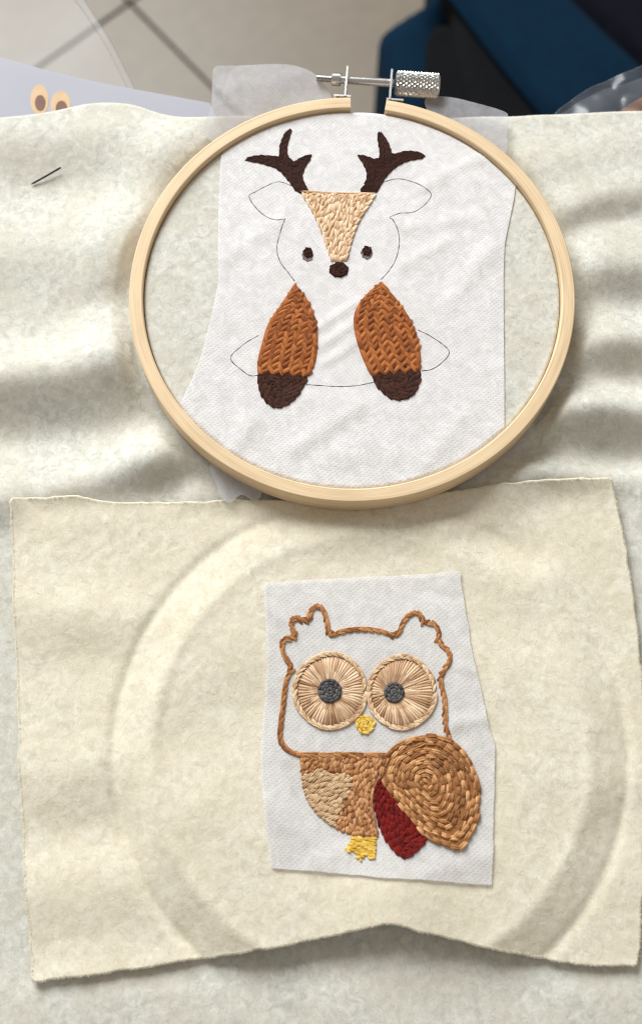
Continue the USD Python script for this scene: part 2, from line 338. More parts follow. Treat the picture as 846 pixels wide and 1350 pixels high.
# ------------------------------------------------------------------ cream felt piece
LC = PP([(20, 665), (22, 730), (25, 800), (27, 880), (30, 950), (33, 1050), (37, 1130), (42, 1210), (48, 1290)])
BC = PP([(48, 1290), (130, 1280), (230, 1265), (330, 1249), (420, 1232), (480, 1218), (515, 1213), (560, 1225), (640, 1244), (700, 1257), (760, 1267), (834, 1270)])
RC = PP([(834, 1270), (838, 1200), (842, 1120), (843, 1050), (843, 960), (839, 890), (832, 810), (820, 730), (801, 637)])
TC = PP([(801, 637), (740, 640), (690, 643), (560, 656), (440, 664), (330, 666), (230, 668), (150, 668), (100, 661), (60, 663), (20, 665)])
cpoly = Polygon(np.vstack([smooth_line(q, .002)[:-1] for q in (LC, BC, RC, TC)])).buffer(-.0006).buffer(.0009)
def ragged(poly, amp, size, seed, step=.0006):
    b = smooth_line(np.array(poly.exterior.coords)[:-1], step, True, k=False)
    return Polygon(b + amp * np.stack([noise2(b[:, 0], b[:, 1], size, seed, 3), noise2(b[:, 0], b[:, 1], size, seed + 1, 3)], 1)).buffer(0)
cpoly = ragged(cpoly, .0016, .004, 81)
IC, IR1, IR0 = P(487, 985)[:2], 0.0805, 0.0685    # the print that the hoop left
CF = ridges([([(10, 800), (90, 812), (170, 822)], 1.2, 26), ([(10, 885), (120, 880)], -.6, 24), ([(15, 1015), (90, 1020), (150, 1010)], 1.1, 26), ([(30, 1105), (140, 1095)], -.9, 22), ([(40, 1180), (110, 1170), (170, 1160)], .7, 26),
             ([(60, 1250), (250, 1235)], -.5, 20), ([(230, 985), (330, 940)], -1.2, 34), ([(250, 1080), (340, 1100)], .5, 30), ([(515, 1190), (515, 1260)], 3.6, 50), ([(620, 690), (700, 735)], -1.0, 16), ([(590, 700), (640, 690)], .9, 10), ([(600, 745), (720, 770)], .6, 24),
             ([(660, 820), (700, 830)], -.7, 26), ([(790, 1040), (850, 1030)], .8, 22), ([(720, 1180), (850, 1150)], .7, 40), ([(650, 1120), (700, 1020)], .5, 30), ([(60, 690), (150, 685)], .5, 20), ([(330, 720), (480, 700)], .7, 20), ([(560, 690), (600, 740)], .4, 16)])
def Cz(x, y, detail=True):
    r, a = np.hypot(x - IC[0], y - IC[1]), np.arctan2(y - IC[1], x - IC[0])
    z = F(x, y, False) + .0030
    for line, q, s in CF: z = z + q * np.exp(-.5 * (dist_line(x, y, line) / s) ** 2)
    fade = 1 + (.5 * np.maximum(0, np.cos(a + 2.65)) ** 2 - .65 * np.exp(-((a - 1.15) / .8) ** 2)) * sst(.02, .066, r)
    z = z + fade * .0030 * (1 - sst(IR0 - .0012, IR1 + .0012, r)) + fade * .0003 * np.exp(-((r - IR0) / .0025) ** 2) - fade * .0006 * np.exp(-((r - IR1 - .001) / .002) ** 2)
    z = z + .0009 * noise2(x, y, .024, 5, 2)
    if detail: z = z + .00028 * noise2(x, y, .003, 6, 3)
    hoop = sst(HR + .004, HR - .003, np.hypot(x - HC[0], y - HC[1]))
    z = z * (1 - hoop) + np.minimum(z, HBOT - .0003) * hoop
    return np.maximum(z, F(x, y, False) + .0017) if not detail else z
cream = thing('cream_felt_piece', label='cream felt rectangle with a round hoop print, lying in front of the wooden hoop', category='felt piece')
obj('sheet', sheet(cpoly, Cz, .0006, .0014), M['cream'], cream)

# ------------------------------------------------------------------ nonwoven stabilizer
SP = ZF + .00045
spoly = Polygon(np.vstack([smooth_line(PP(q, ZF), .001)[:-1] for q in (
    [(300, 110), (296, 150), (293, 190), (290, 240), (288, 310), (289, 372)], [(289, 372), (276, 430), (262, 480), (240, 530)], [(240, 530), (240, 700)], [(240, 700), (664, 700)], [(664, 700), (664, 600), (664, 500), (663, 400), (664, 330), (670, 295)], [(670, 295), (677, 260), (681, 226)], [(681, 226), (681, 60)], [(681, 60), (300, 60)])])).buffer(0)
spoly = spoly.intersection(Point(*HC).buffer(RIN - .0001, 96))
def Sz(x, y):
    r = np.hypot(x - HC[0], y - HC[1])
    t = np.clip((r - (RIN - .0015)) / .0012, 0, 1)
    return Z0(x, y) + .00055 + .00012 * noise2(x, y, .004, 9, 2) - .0010 * (1 - np.sqrt(np.maximum(0, 1 - t * t)))
stab = thing('stabilizer_sheet', 'white nonwoven stabilizer stretched in the wooden hoop under the deer embroidery', 'stabilizer')
obj('panel', sheet(spoly, Sz, .0008, .00025), M['web'], stab)
def flap(pts, zin, zout, seed):
    ring = Point(*HC).buffer(HR - .001, 96)
    q = Polygon(smooth_line(PP(pts, .005), .001, True)).buffer(0).difference(ring)
    if q.geom_type != 'Polygon': q = max(q.geoms, key=lambda g: g.area)
    def z(x, y):
        r = np.hypot(x - HC[0], y - HC[1]) - HR
        return zin + (zout - zin) * sst(0, .018, r) + .0022 * noise2(x, y, .014, seed, 3)
    obj('flap', sheet(q, z, .0008, .0002), M['web_thin'], stab)
flap([(276, 186), (280, 140), (281, 108), (284, 94), (300, 92), (330, 90), (360, 89), (388, 91), (410, 99), (424, 112), (436, 128), (440, 160), (380, 190)], .0055, .0075, 11)
flap([(560, 140), (575, 131), (600, 134), (635, 143), (664, 152), (668, 160), (667, 178), (662, 205), (600, 200)], .0060, .0075, 12)
flap([(279, 612), (286, 640), (292, 656), (303, 664), (318, 652), (338, 660), (340, 640)], .0048, .0050, 13)

op = PP([(350, 771), (352, 830), (354, 880), (349, 940), (345, 1000), (349, 1060), (354, 1110), (359, 1143), (430, 1149), (500, 1155), (570, 1160), (645, 1166), (647, 1100), (649, 1040), (650, 985), (642, 960), (633, 915), (622, 870), (613, 810), (605, 755), (540, 760), (480, 763), (410, 767)], .0045)
OPOLY = ragged(Polygon(op).buffer(-.0002).buffer(.0004), .0007, .003, 83)
OWR = [(PP(p, .005), a, s) for p, a, s in [([(610, 880), (640, 890)], .0005, .0016), ([(600, 955), (655, 945)], .0005, .0018), ([(350, 800), (390, 830)], .0004, .002), ([(350, 1060), (400, 1100)], .0005, .003), ([(420, 1140), (480, 1110)], .0004, .0024), ([(560, 780), (600, 790)], -.0003, .002), ([(570, 1150), (640, 1130)], .0004, .0024), ([(345, 960), (375, 1000)], .0004, .002)]]
def O0(x, y):
    z = Cz(x, y, False) + .0009
    for line, a, s in OWR: z = z + a * np.exp(-.5 * (dist_line(x, y, line) / s) ** 2)
    return z
def Oz(x, y): return O0(x, y) + .00012 * noise2(x, y, .004, 10, 2)
obj('stabilizer_patch', sheet(OPOLY, Oz, .0007, .0002), M['web_patch'], label='white nonwoven stabilizer rectangle on the cream felt under the owl embroidery', category='stabilizer')

# ------------------------------------------------------------------ wooden hoop
hoop = thing('embroidery_hoop', 'round light wooden embroidery hoop with metal screw, clamping the grey felt', 'embroidery hoop')
def ring_arc(r0, r1, z0, z1, a0, a1, rad=.0006):
    prof = []
    for cx_, cz_, s in ((r1 - rad, z1 - rad, 0), (r0 + rad, z1 - rad, 90), (r0 + rad, z0 + rad, 180), (r1 - rad, z0 + rad, 270)):
        for t in np.linspace(0, 90, 4): prof.append((cx_ + rad * math.cos(math.radians(s + t)), cz_ + rad * math.sin(math.radians(s + t))))
    prof = np.array(prof + [prof[0]]); m = len(prof); n = 400
    per = np.r_[0, np.cumsum(np.linalg.norm(np.diff(prof, axis=0), axis=1))]
    A = np.linspace(a0, a1, n); v, uv = [], []
    for a in A:
        wob = 1 + .0012 * math.sin(2 * a + .6)
        v.append(np.column_stack([HC[0] + prof[:, 0] * wob * math.cos(a), HC[1] + prof[:, 0] * wob * math.sin(a), prof[:, 1]]))
        uv.append(np.column_stack([np.full(m, a * HR), per]))
    v, uv = np.vstack(v), np.vstack(uv); f = []
    for i in range(n - 1):
        k = np.arange(m - 1); p, q = i * m + k, (i + 1) * m + k
        f += [np.column_stack([p, q, q + 1]), np.column_stack([p, q + 1, p + 1])]
    for i, rev in ((0, 0), (n - 1, 1)):                                         # end grain
        c = len(v); v = np.vstack([v, v[i * m:(i + 1) * m - 1]]); uv = np.vstack([uv, np.column_stack([prof[:-1, 0] * 6, prof[:-1, 1]])])
        k = np.arange(1, m - 2); t = np.column_stack([0 * k + c, c + k, c + k + 1]); f.append(t[:, ::-1] if rev else t)
    f = np.vstack(f)
    return (v, f[:, ::-1]), uv
gL = math.atan2(*((P(462, 128, HTOP)[:2] - HC)[::-1])); gR = math.atan2(*((P(509, 133, HTOP)[:2] - HC)[::-1]))
mesh_, uv_ = ring_arc(RIN, HR, HBOT, HTOP, gL, gR + 2 * math.pi)
_m = trimesh.Trimesh(*mesh_, process=False)
if _m.face_normals[len(_m.faces) // 4:len(_m.faces) // 4 + 60][:, 2].max() < .9: mesh_ = (mesh_[0], mesh_[1][:, ::-1])
obj('outer_ring', mesh_, M['wood'], hoop, smooth=True, uv=uv_)
# screw: axis along the tangent at the gap
ga = (gL + gR) / 2; ta = np.array([math.sin(ga), -math.cos(ga), 0]); ra = np.array([math.cos(ga), math.sin(ga), 0]); zz = np.array([0, 0, 1.0])
ZS = .0085
pl, pr = P(430, 103, ZS), P(578, 113, ZS); ta = pr - pl; ta[2] = 0; ta /= np.linalg.norm(ta); ra = np.array([-ta[1], ta[0], 0])
def at(px, py): 
    q = P(px, py, ZS); return pl + ta * np.dot(q - pl, ta)
R4 = np.eye(4); R4[:3, 0], R4[:3, 1], R4[:3, 2] = ra, zz, ta
def rev(prof, a, sec=32):
    m = trimesh.creation.revolve(np.array(prof), sections=sec); t = R4.copy(); t[:3, 3] = a; m.apply_transform(t); return m
a0, a1 = at(417, 102), at(519, 109); Ls = np.linalg.norm(a1 - a0)
prof = [(0, 0)]; nth = 26
for i in range(nth): s = i / nth * Ls * .30; prof += [(.00105, s), (.00130, s + Ls * .30 / nth / 2)]
prof += [(.00125, Ls * .31), (.00145, Ls * .33), (.00145, Ls), (0, Ls)]
obj('screw', tm(rev(prof, a0, 20)), M['steel'], hoop, smooth=35)
k0, k1 = at(521, 109), at(579, 113); Lk = np.linalg.norm(k1 - k0)
def knob():                                        # knurled with a criss-cross of small pyramids
    nz_, na_ = 60, 128; zs = np.linspace(.0007, Lk - .0007, nz_); a = np.arange(na_) * 2 * np.pi / na_; v = []
    for z in zs:
        d1 = np.abs(((a / (2 * np.pi) * 20 + z / .0021) % 1) * 2 - 1); d2 = np.abs(((a / (2 * np.pi) * 20 - z / .0021) % 1) * 2 - 1)
        r = .0040 + .00060 * np.minimum(d1, d2) ** .8; v.append(np.column_stack([r * np.cos(a), r * np.sin(a), 0 * a + z]))
    pre = [np.column_stack([q * np.cos(a), q * np.sin(a), 0 * a + z]) for q, z in ((.0001, 0), (.0036, 0), (.0040, .0004))]
    post = [np.column_stack([q * np.cos(a), q * np.sin(a), 0 * a + z]) for q, z in ((.0040, Lk - .0004), (.0036, Lk), (.0001, Lk))]
    v = pre + v + post; f = []; k = np.arange(na_)
    for i in range(len(v) - 1):
        p, q = i * na_ + k, (i + 1) * na_ + k; f += [np.column_stack([p, np.roll(p, -1), np.roll(q, -1)]), np.column_stack([p, np.roll(q, -1), q])]
    m = trimesh.Trimesh(np.vstack(v), np.vstack(f), process=False); t = R4.copy(); t[:3, 3] = k0; m.apply_transform(t); return m
obj('knob', tm(knob()), M['steel'], hoop, smooth=25)
def slab(center, sx, sy, sz):
    m = trimesh.creation.box([sx, sy, sz]); t = R4.copy(); t[:3, 3] = center; m.apply_transform(t); return m
for cx_, cy_, ga_ in ((457, 104, gL), (515, 109, gR)):                       # upright lug, and its foot bent along the ring's wall
    c = at(cx_, cy_); end = np.array([HC[0] + (HR + .0004) * math.cos(ga_), HC[1] + (HR + .0004) * math.sin(ga_), ZS])
    deep = abs(np.dot(c - end, ra)) + .0028
    lug = slab(c + ra * (.0028 - deep / 2), deep, .0086, .0007)
    s = -1 if cx_ < 480 else 1
    foot = slab(end + ta * s * .003 + ra * .0003, .0007, .0080, .0062)
    obj('lug', join([tm(lug), tm(foot)]), M['steel'], hoop, smooth=False)
n0 = at(437, 103)
obj('barrel_nut', tm(rev([(0, 0), (.0021, 0), (.0024, .0004), (.0024, .0031), (.0021, .0035), (0, .0035)], n0)), M['steel'], hoop, smooth=35)

# ------------------------------------------------------------------ stitches
KR, KS = 6, 5
_t = np.linspace(0, 1, KR); _a = np.arange(KS) * 2 * np.pi / KS
_prof = np.array([.50, .90, 1.0, 1.0, .90, .50])
def stitches(p0, p1, r, zf, arch=.55, lift=.35, flat=.8, start=0.0):
    """Many stitches: padded threads that rise from the cloth and go back into it. p0, p1 (n, 2); r a number or (n,)."""
    p0, p1 = np.atleast_2d(p0), np.atleast_2d(p1); n = len(p0); r = np.broadcast_to(r, (n,))
    d = p1 - p0; L = np.linalg.norm(d, axis=1) + 1e-12; d = d / L[:, None]; nn = np.stack([-d[:, 1], d[:, 0]], 1)
    c = p0[:, None] + (p1 - p0)[:, None] * _t[None, :, None]
    z = zf(c[..., 0].ravel(), c[..., 1].ravel()).reshape(n, KR)
    z = .5 * z + .5 * (z[:, :1] * (1 - _t) + z[:, -1:] * _t) + r[:, None] * (lift - .5 + arch * 4 * _t * (1 - _t)) + start
    rad = r[:, None] * _prof
    off = rad[..., None] * np.cos(_a)                                           # sideways
    v = np.empty((n, KR, KS, 3))
    v[..., 0] = c[..., 0, None] + nn[:, None, None, 0] * off; v[..., 1] = c[..., 1, None] + nn[:, None, None, 1] * off
    v[..., 2] = z[..., None] + flat * rad[..., None] * np.sin(_a)
    tips = np.empty((n, 2, 3)); 
    for k, (i, s) in enumerate(((0, -1), (KR - 1, 1))):
        tips[:, k, :2] = c[:, i] + d * s * (r * .35)[:, None]; tips[:, k, 2] = z[:, i] - r * .3
    V = np.concatenate([v.reshape(n, -1, 3), tips], 1); per = KR * KS + 2; f = []
    for i in range(KR - 1):
        for j in range(KS):
            a, b, c_, e = i * KS + j, i * KS + (j + 1) % KS, (i + 1) * KS + (j + 1) % KS, (i + 1) * KS + j
            f += [(a, b, c_), (a, c_, e)]
    for j in range(KS): f += [(KR * KS, (j + 1) % KS, j), (KR * KS + 1, (KR - 1) * KS + j, (KR - 1) * KS + (j + 1) % KS)]
    f = np.array(f)[:, ::-1]
    return V, f
def split(seg, r, k):
    """Every stitch as k twisted strands lying side by side."""
    seg = np.asarray(seg, float); n = len(seg); r = np.broadcast_to(r, (n,)).astype(float); d = seg[:, 2:] - seg[:, :2]
    nn = np.stack([-d[:, 1], d[:, 0]], 1) / (np.linalg.norm(d, axis=1)[:, None] + 1e-12); out = np.empty((n, k, 4)); rr = np.empty((n, k))
    for i in range(k):
        o = (i - (k - 1) / 2) * 2 * r / k; tw = 1.1 * r / k
        out[:, i, :2] = seg[:, :2] + nn * (o * .75 + tw)[:, None] + rng.normal(0, .05, (n, 2)) * r[:, None]; out[:, i, 2:] = seg[:, 2:] + nn * (o * .75 - tw)[:, None] + rng.normal(0, .05, (n, 2)) * r[:, None]
        rr[:, i] = r / k * rng.uniform(1.15, 1.4, n)
    return out.reshape(-1, 4), rr.ravel()
def joined(V, f):
    n, per = V.shape[:2]
    return V.reshape(-1, 3), (f[None] + (np.arange(n) * per)[:, None, None]).reshape(-1, 3)
def toned(prim, tone):
    UsdGeom.PrimvarsAPI(prim).CreatePrimvar('tone', Sdf.ValueTypeNames.FloatArray, 'vertex').Set(Vt.FloatArray.FromNumpy(np.asarray(tone, np.float32)))
    return prim
def tones(n, k, nv, given=None):
    """How light each thread is, per vertex: (n, vertices of a stitch)."""
    base = rng.beta(1.6, 1.6, n) if given is None else np.asarray(given)
    return np.repeat(np.clip(base[:, None] + rng.normal(0, .16, (n, k)), 0, 1), nv // k, axis=1)
count = {}
def pad(poly, mt, parent, zf, up=.00025, inset=.0003, tone=.3):
    """The under-layer of thread that shows between the stitches."""
    q = poly.buffer(0).buffer(-inset)
    for g in getattr(q, 'geoms', [q]):
        if g.area > 1e-7: m_ = sheet(g, lambda x, y: zf(x, y) + up + .00012 * noise2(x, y, .0008, 71, 2), .0007, .0004); toned(obj('padding', m_, mt, parent), np.full(len(m_[0]), tone))
def threads(seg, r, zf, k, lift=.35, **kw):
    """(n, vertices, 3) and the faces of one stitch."""
    seg = np.asarray(seg, float); n = len(seg); top = np.broadcast_to(r, (n,))
    s2, r2 = split(seg, r, k) if k > 1 else (seg, top)
    V, f = stitches(s2[:, :2], s2[:, 2:], r2, zf, lift=0.0, **kw)
    up = np.repeat(top * lift, k) - (.15 * r2 if k > 1 else 0)
    if k > 2: up = up + np.tile(np.where(np.arange(k) == (k - 1) // 2, 1.0, 0.0), n) * r2 * .35
    V[..., 2] += up[:, None]
    f = f[:, ::-1] if FLIP else f; per = V.shape[1]
    V = V.reshape(n, k * per, 3); f = np.vstack([f + i * per for i in range(k)])
    return V, f
def sew(name, seg, r, zf, mt, parent, each=False, label=None, strands=2, tone=None, **kw):
    """seg (n, 4). each: every stitch a Mesh of its own under the part, up to 300 on one thing; otherwise one part of many tiny stitches."""
    seg = np.asarray(seg); V, f = threads(seg, r, zf, strands, **kw); tn = tones(len(seg), strands, V.shape[1], tone)
    if not each: return toned(obj(name, joined(V, f), mt, parent, kind='stuff', label=label), tn.ravel())
    top = path(parent).split('/')[2]; part = thing(name, parent=parent, label=label)
    size = np.linalg.norm(seg[:, 2:] - seg[:, :2], axis=1); order = np.argsort(-size)
    room = max(0, EACH.get(top, 0) - 0); take = order[:room]; EACH[top] = room - len(take)
    for i in sorted(take): toned(obj('stitch', (V[i], f), mt, part), tn[i])
    rest = order[room:]
    if len(rest): toned(obj('small_stitches', joined(V[rest], f), mt, part, kind='stuff'), tn[rest].ravel())
    return part
EACH = {'deer_embroidery': 300, 'owl_embroidery': 300}
V_, f_ = stitches([[0, 0]], [[.01, 0]], .001, lambda x, y: 0 * x); FLIP = trimesh.Trimesh(V_[0], f_, process=False).volume < 0

def along(line, L, tilt=0.0, over=.15, width=0.0, jit=0.0):
    """Stitches laid one after another along a line; tilt and overlap make a stem stitch."""
    s = np.r_[0, np.cumsum(np.linalg.norm(np.diff(line, axis=0), axis=1))]; n = max(1, int(round(s[-1] / L))); out = []
    def pos(q):
        q = np.clip(q, 0, s[-1]); return np.array([np.interp(q, s, line[:, 0]), np.interp(q, s, line[:, 1])])
    step = s[-1] / n
    for i in range(n):
        a, b = pos((i - over) * step), pos((i + 1 + over) * step); d = b - a; l = np.linalg.norm(d)
        if l < 1e-7: continue
        nn = np.array([-d[1], d[0]]) / l * width; j = rng.normal(0, jit, 2)
        out.append(np.r_[a - nn * tilt + j, b + nn * tilt + j])
    return out
def chain(line, L, w, over=.3):
    """Chain stitch: a row of links, each two threads that open and close."""
    t = np.gradient(line, axis=0); t /= np.linalg.norm(t, axis=1)[:, None] + 1e-12; n = np.stack([-t[:, 1], t[:, 0]], 1); out = []
    a, b = along(line + n * w * .25, L, over=over, tilt=.28, width=w, jit=.00006), along(line - n * w * .25, L, over=over, tilt=-.28, width=w, jit=.00006)
    return np.array([x for p in zip(a, b) for x in p])
def contour(poly, row, L, first=None, jit=.00006, tilt=.0, minrow=.4):
    """Rows of stitches that follow the outline inwards."""
    out, d = [], row * .5 if first is None else first
    while True:
        q = poly.buffer(-d)
        if q.is_empty: break
        for g in getattr(q, 'geoms', [q]):
            if g.exterior.length > L * .8:
                b = np.array(g.exterior.coords); b = smooth_line(np.roll(b[:-1], rng.integers(len(b)), 0), .0003, True, k=False); b = np.vstack([b, b[:1]])
                out += along(b, L * rng.uniform(.92, 1.08), over=.12, jit=jit, tilt=tilt, width=row)
        d += row
    return np.array(out)
def rows(poly, direction, row, L, jit=.00015, tilt=.12, vary=.35):
    """Long-and-short filling: broken rows along one direction."""
    d = np.array([math.cos(direction), math.sin(direction)]); n = np.array([-d[1], d[0]]); c = np.array(poly.centroid.coords[0]); out = []
    R = 1.2 * math.hypot(poly.bounds[2] - poly.bounds[0], poly.bounds[3] - poly.bounds[1]) / 1.6
    k = np.arange(-R, R, row)
    for o in k:
        seg = LineString([c + n * o - d * R, c + n * o + d * R]).intersection(poly)
        for g in getattr(seg, 'geoms', [seg]):
            if g.is_empty or g.length < L * .25: continue
            a, b = np.array(g.coords[0]), np.array(g.coords[-1]); T_ = g.length; s = 0.0; first = rng.uniform(.4, 1.0)
            while s < T_ - L * .12:
                l = min(L * rng.uniform(1 - vary, 1 + vary) * (first if s == 0 else 1), T_ - s)
                p, q = a + (b - a) * (max(0, s - L * .1) / T_), a + (b - a) * (min(T_, s + l + L * .1) / T_)
                w = n * row * rng.normal(0, tilt); j = rng.normal(0, jit, 2)
                out.append(np.r_[p - w + j, q + w + j]); s += l
    return np.array(out)
def zoomed(pts, ox, oy, s, z): return PP([(ox + x / s, oy + y / s) for x, y in pts], z)
def ribbon(line, w, zf, up=.00005):
    t = np.gradient(line, axis=0); t /= np.linalg.norm(t, axis=1)[:, None] + 1e-12; n = np.stack([-t[:, 1], t[:, 0]], 1)
    ww = w * (.9 + .5 * noise2(line[:, 0], line[:, 1], .003, 91, 2) + .2 * np.sin(np.arange(len(line)) * .7 + 1.3 * np.sin(np.arange(len(line)) * .23)))[:, None]
    l, r = line + n * ww / 2, line - n * ww / 2
    v = np.vstack([np.column_stack([q, zf(q[:, 0], q[:, 1]) + h]) for q, h in ((l, -.00002), (line, up), (r, -.00002))]); m = len(line); k = np.arange(m - 1); f = []
    for i in (0, 1): a, b = i * m + k, (i + 1) * m + k; f += [np.column_stack([a, b, b + 1]), np.column_stack([a, b + 1, a + 1])]
    return v, np.vstack(f)

# ---- deer
DZ = lambda x, y: Sz(x, y)
deer = thing('deer_embroidery', 'half-finished deer embroidery with dark antlers and rust-brown legs inside the hoop', 'embroidery')
z3 = lambda p: zoomed(p, 300, 150, 2.82, SP); z4 = lambda p: zoomed(p, 290, 350, 2.644, SP)
antL = Polygon(smooth_line(z3([(237, 52), (218, 68), (203, 95), (194, 130), (198, 163), (180, 160), (150, 157), (105, 156), (62, 172), (105, 177), (150, 190), (185, 202), (215, 232), (242, 268), (266, 295), (302, 291), (282, 258), (274, 225), (290, 192), (314, 150), (272, 164), (243, 184), (228, 166), (217, 140), (224, 100)]), .0006, True))
antR = Polygon(smooth_line(z3([(558, 66), (562, 110), (568, 145), (560, 178), (540, 168), (482, 151), (498, 172), (514, 205), (522, 235), (508, 265), (494, 292), (552, 291), (572, 252), (612, 206), (660, 177), (735, 160), (700, 142), (655, 141), (606, 156), (602, 120), (578, 82)]), .0006, True))
for q in (antL, antR):
    q = q.buffer(0).buffer(.00015); a_ = thing('antler', parent=deer)
    sew('satin', contour(q, .00042, .0026, first=.0002, jit=.00003), .00036, DZ, M['t_dark'], a_, lift=.7); pad(q, M['t_dark'], a_, DZ)
fh = z3([(272, 293), (410, 296), (547, 296), (520, 342), (482, 404), (455, 478), (438, 548), (415, 556), (388, 547), (370, 490), (345, 420), (310, 350)])
FH = Polygon(fh)
sf = rows(FH.buffer(-.0003), math.pi / 2, .00078, .0029, tilt=.45, vary=.4)
side = []
for a, b in (([(276, 294), (310, 350), (345, 420), (370, 490), (390, 548)]), ([(547, 297), (520, 342), (482, 404), (455, 478), (438, 548)])) if False else ((0, 0),):
    pass
for q in ([(276, 294), (310, 350), (345, 420), (370, 490), (390, 548)], [(547, 297), (520, 342), (482, 404), (455, 478), (438, 548)]):
    side += along(smooth_line(z3(q), .0003), .0030, over=.15)
top_ = along(smooth_line(z3([(270, 291), (410, 297), (548, 294)]), .0005), .0115, over=.04)
fo = thing('forehead', parent=deer)
sew('stitching', np.vstack([sf, side]), .00052, DZ, M['t_tan'], fo, lift=.8, arch=.75); pad(FH, M['t_tan'], fo, DZ)
sew('brow_thread', np.array(top_), .0004, DZ, M['t_tan'], deer, lift=1.1, arch=.3)
def ell(c, rx, ry, zo):
    a = np.linspace(0, 2 * np.pi, 40, endpoint=False); return Polygon(zo([(c[0] + rx * math.cos(t), c[1] + ry * math.sin(t)) for t in a]))
no = thing('nose', parent=deer); pad(ell((413, 580), 37, 28, z3), M['t_dark'], no, DZ)
sew('stitching', contour(ell((413, 580), 37, 28, z3), .00062, .0022), .00048, DZ, M['t_dark'], no, lift=.8)
for c, dy in (((298, 520), 6), ((517, 513), 5)):
    e = thing('eye', parent=deer)
    sew('eye_ring', contour(ell((c[0], c[1] + 4), 22, 26, z3), .0006, .0017), .00034, DZ, M['t_grey'], e, lift=.4)
    sew('pupil', contour(ell((c[0], c[1] - 3), 17, 20, z3), .00055, .0016), .00042, DZ, M['t_dark'], e, lift=1.3)
FUZZ = []
def leg(left, right, hoof, nm):
    Lc, Rc = smooth_line(z4(left), .0002), smooth_line(z4(right), .0002)
    f = lambda line, t: np.array([np.interp(t * (len(line) - 1), np.arange(len(line)), line[:, i]) for i in (0, 1)]).T
    seg, rad, NC = [], [], 9
    n = 16
    for k in range(n):
        t0 = k / n
        w = np.linalg.norm(f(Lc, t0 + .5 / n) - f(Rc, t0 + .5 / n)); c = max(2, int(round(w / .00175)))
        for j in range(c):
            s0, s1 = j / c, (j + 1) / c; sg = 1 if (j % 2 == 0) else -1
            lo, hi = (s0 - .10 / c, s1 + .12 / c) if sg > 0 else (s1 + .10 / c, s0 - .12 / c)
            lo, hi = np.clip((lo, hi), .02, .98)
            ph = .25 / n * math.sin(j * 2.1)
            ta_, tb_ = np.clip(t0 + ph - .15 / n, 0, 1), np.clip(t0 + ph + 1.12 / n, 0, 1)
            a = f(Lc, ta_) * (1 - lo) + f(Rc, ta_) * lo; b = f(Lc, tb_) * (1 - hi) + f(Rc, tb_) * hi
            seg.append(np.r_[a + rng.normal(0, .00013, 2), b + rng.normal(0, .00013, 2)]); rad.append(min(.00080, w / c * .50))
    lg = thing('leg', parent=deer)
    sew('fur', seg, np.array(rad), DZ, M['t_rust'], lg, lift=.9, arch=.9) if False else None
    seg = np.array(seg); V, fc = threads(seg, np.array(rad), DZ, 3, lift=.72, arch=.42); tn = tones(len(seg), 3, V.shape[1])
    room = EACH['deer_embroidery'] // (2 if nm == 0 else 1); size = np.argsort(-np.array(rad)); 
    for i in size[:room]: toned(obj('stitch', (V[i], fc), M['t_rust'], lg), tn[i])
    EACH['deer_embroidery'] -= min(room, len(seg))
    if len(seg) > room: toned(obj('small_stitches', joined(V[size[room:]], fc), M['t_rust'], lg, kind='stuff'), tn[size[room:]].ravel())
    pad(Polygon(np.vstack([Lc, Rc[::-1]])), M['t_rust'], lg, DZ, .0003, .0003, .45)
    FUZZ.append((lg, Polygon(np.vstack([Lc, Rc[::-1]])).buffer(.0002), DZ, 'rust', 420))
    hp = Polygon(smooth_line(z4(hoof), .0004, True)).buffer(0)
    sew('hoof', contour(hp, .0007, .0026), .00056, DZ, M['t_hoof'], lg, lift=.8, arch=.3); pad(hp, M['t_hoof'], lg, DZ)
leg([(258, 62), (215, 130), (168, 200), (142, 280), (129, 340), (130, 378)], [(262, 62), (306, 118), (335, 190), (342, 250), (335, 330), (312, 388)], [(131, 378), (160, 371), (200, 370), (240, 378), (302, 386), (298, 408), (272, 452), (235, 486), (190, 496), (152, 468), (134, 418)], 0)
leg([(556, 58), (502, 108), (469, 160), (464, 210), (476, 270), (500, 335), (524, 384)], [(560, 58), (612, 115), (655, 172), (686, 240), (700, 310), (699, 370)], [(530, 380), (580, 360), (640, 352), (697, 368), (697, 400), (678, 448), (640, 469), (600, 466), (560, 437), (536, 402)], 1)
for nm, zo, pts in (('ear_outline', z3, [(240, 268), (190, 252), (140, 269), (104, 289), (80, 305), (100, 342), (140, 380), (180, 396), (215, 392)]), ('cheek_outline', z3, [(213, 393), (196, 440), (183, 500), (195, 550), (225, 590), (249, 622)]),
                    ('ear_outline', z3, [(562, 258), (630, 241), (690, 254), (735, 279), (756, 302), (735, 335), (690, 365), (640, 369), (603, 384), (614, 392)]), ('cheek_outline', z3, [(612, 390), (632, 430), (638, 480), (625, 540), (600, 582), (570, 617)]),
                    ('belly_outline', z4, [(300, 415), (350, 419), (420, 422), (480, 418), (534, 407)]), ('tail_outline', z4, [(134, 243), (80, 276), (37, 322), (75, 364), (105, 384), (130, 383)]), ('tail_outline', z4, [(688, 224), (740, 250), (798, 298), (770, 340), (735, 362), (701, 367)])):
    obj(nm, ribbon(smooth_line(zo(pts), .0004), .00048, DZ), M['ink'], deer)

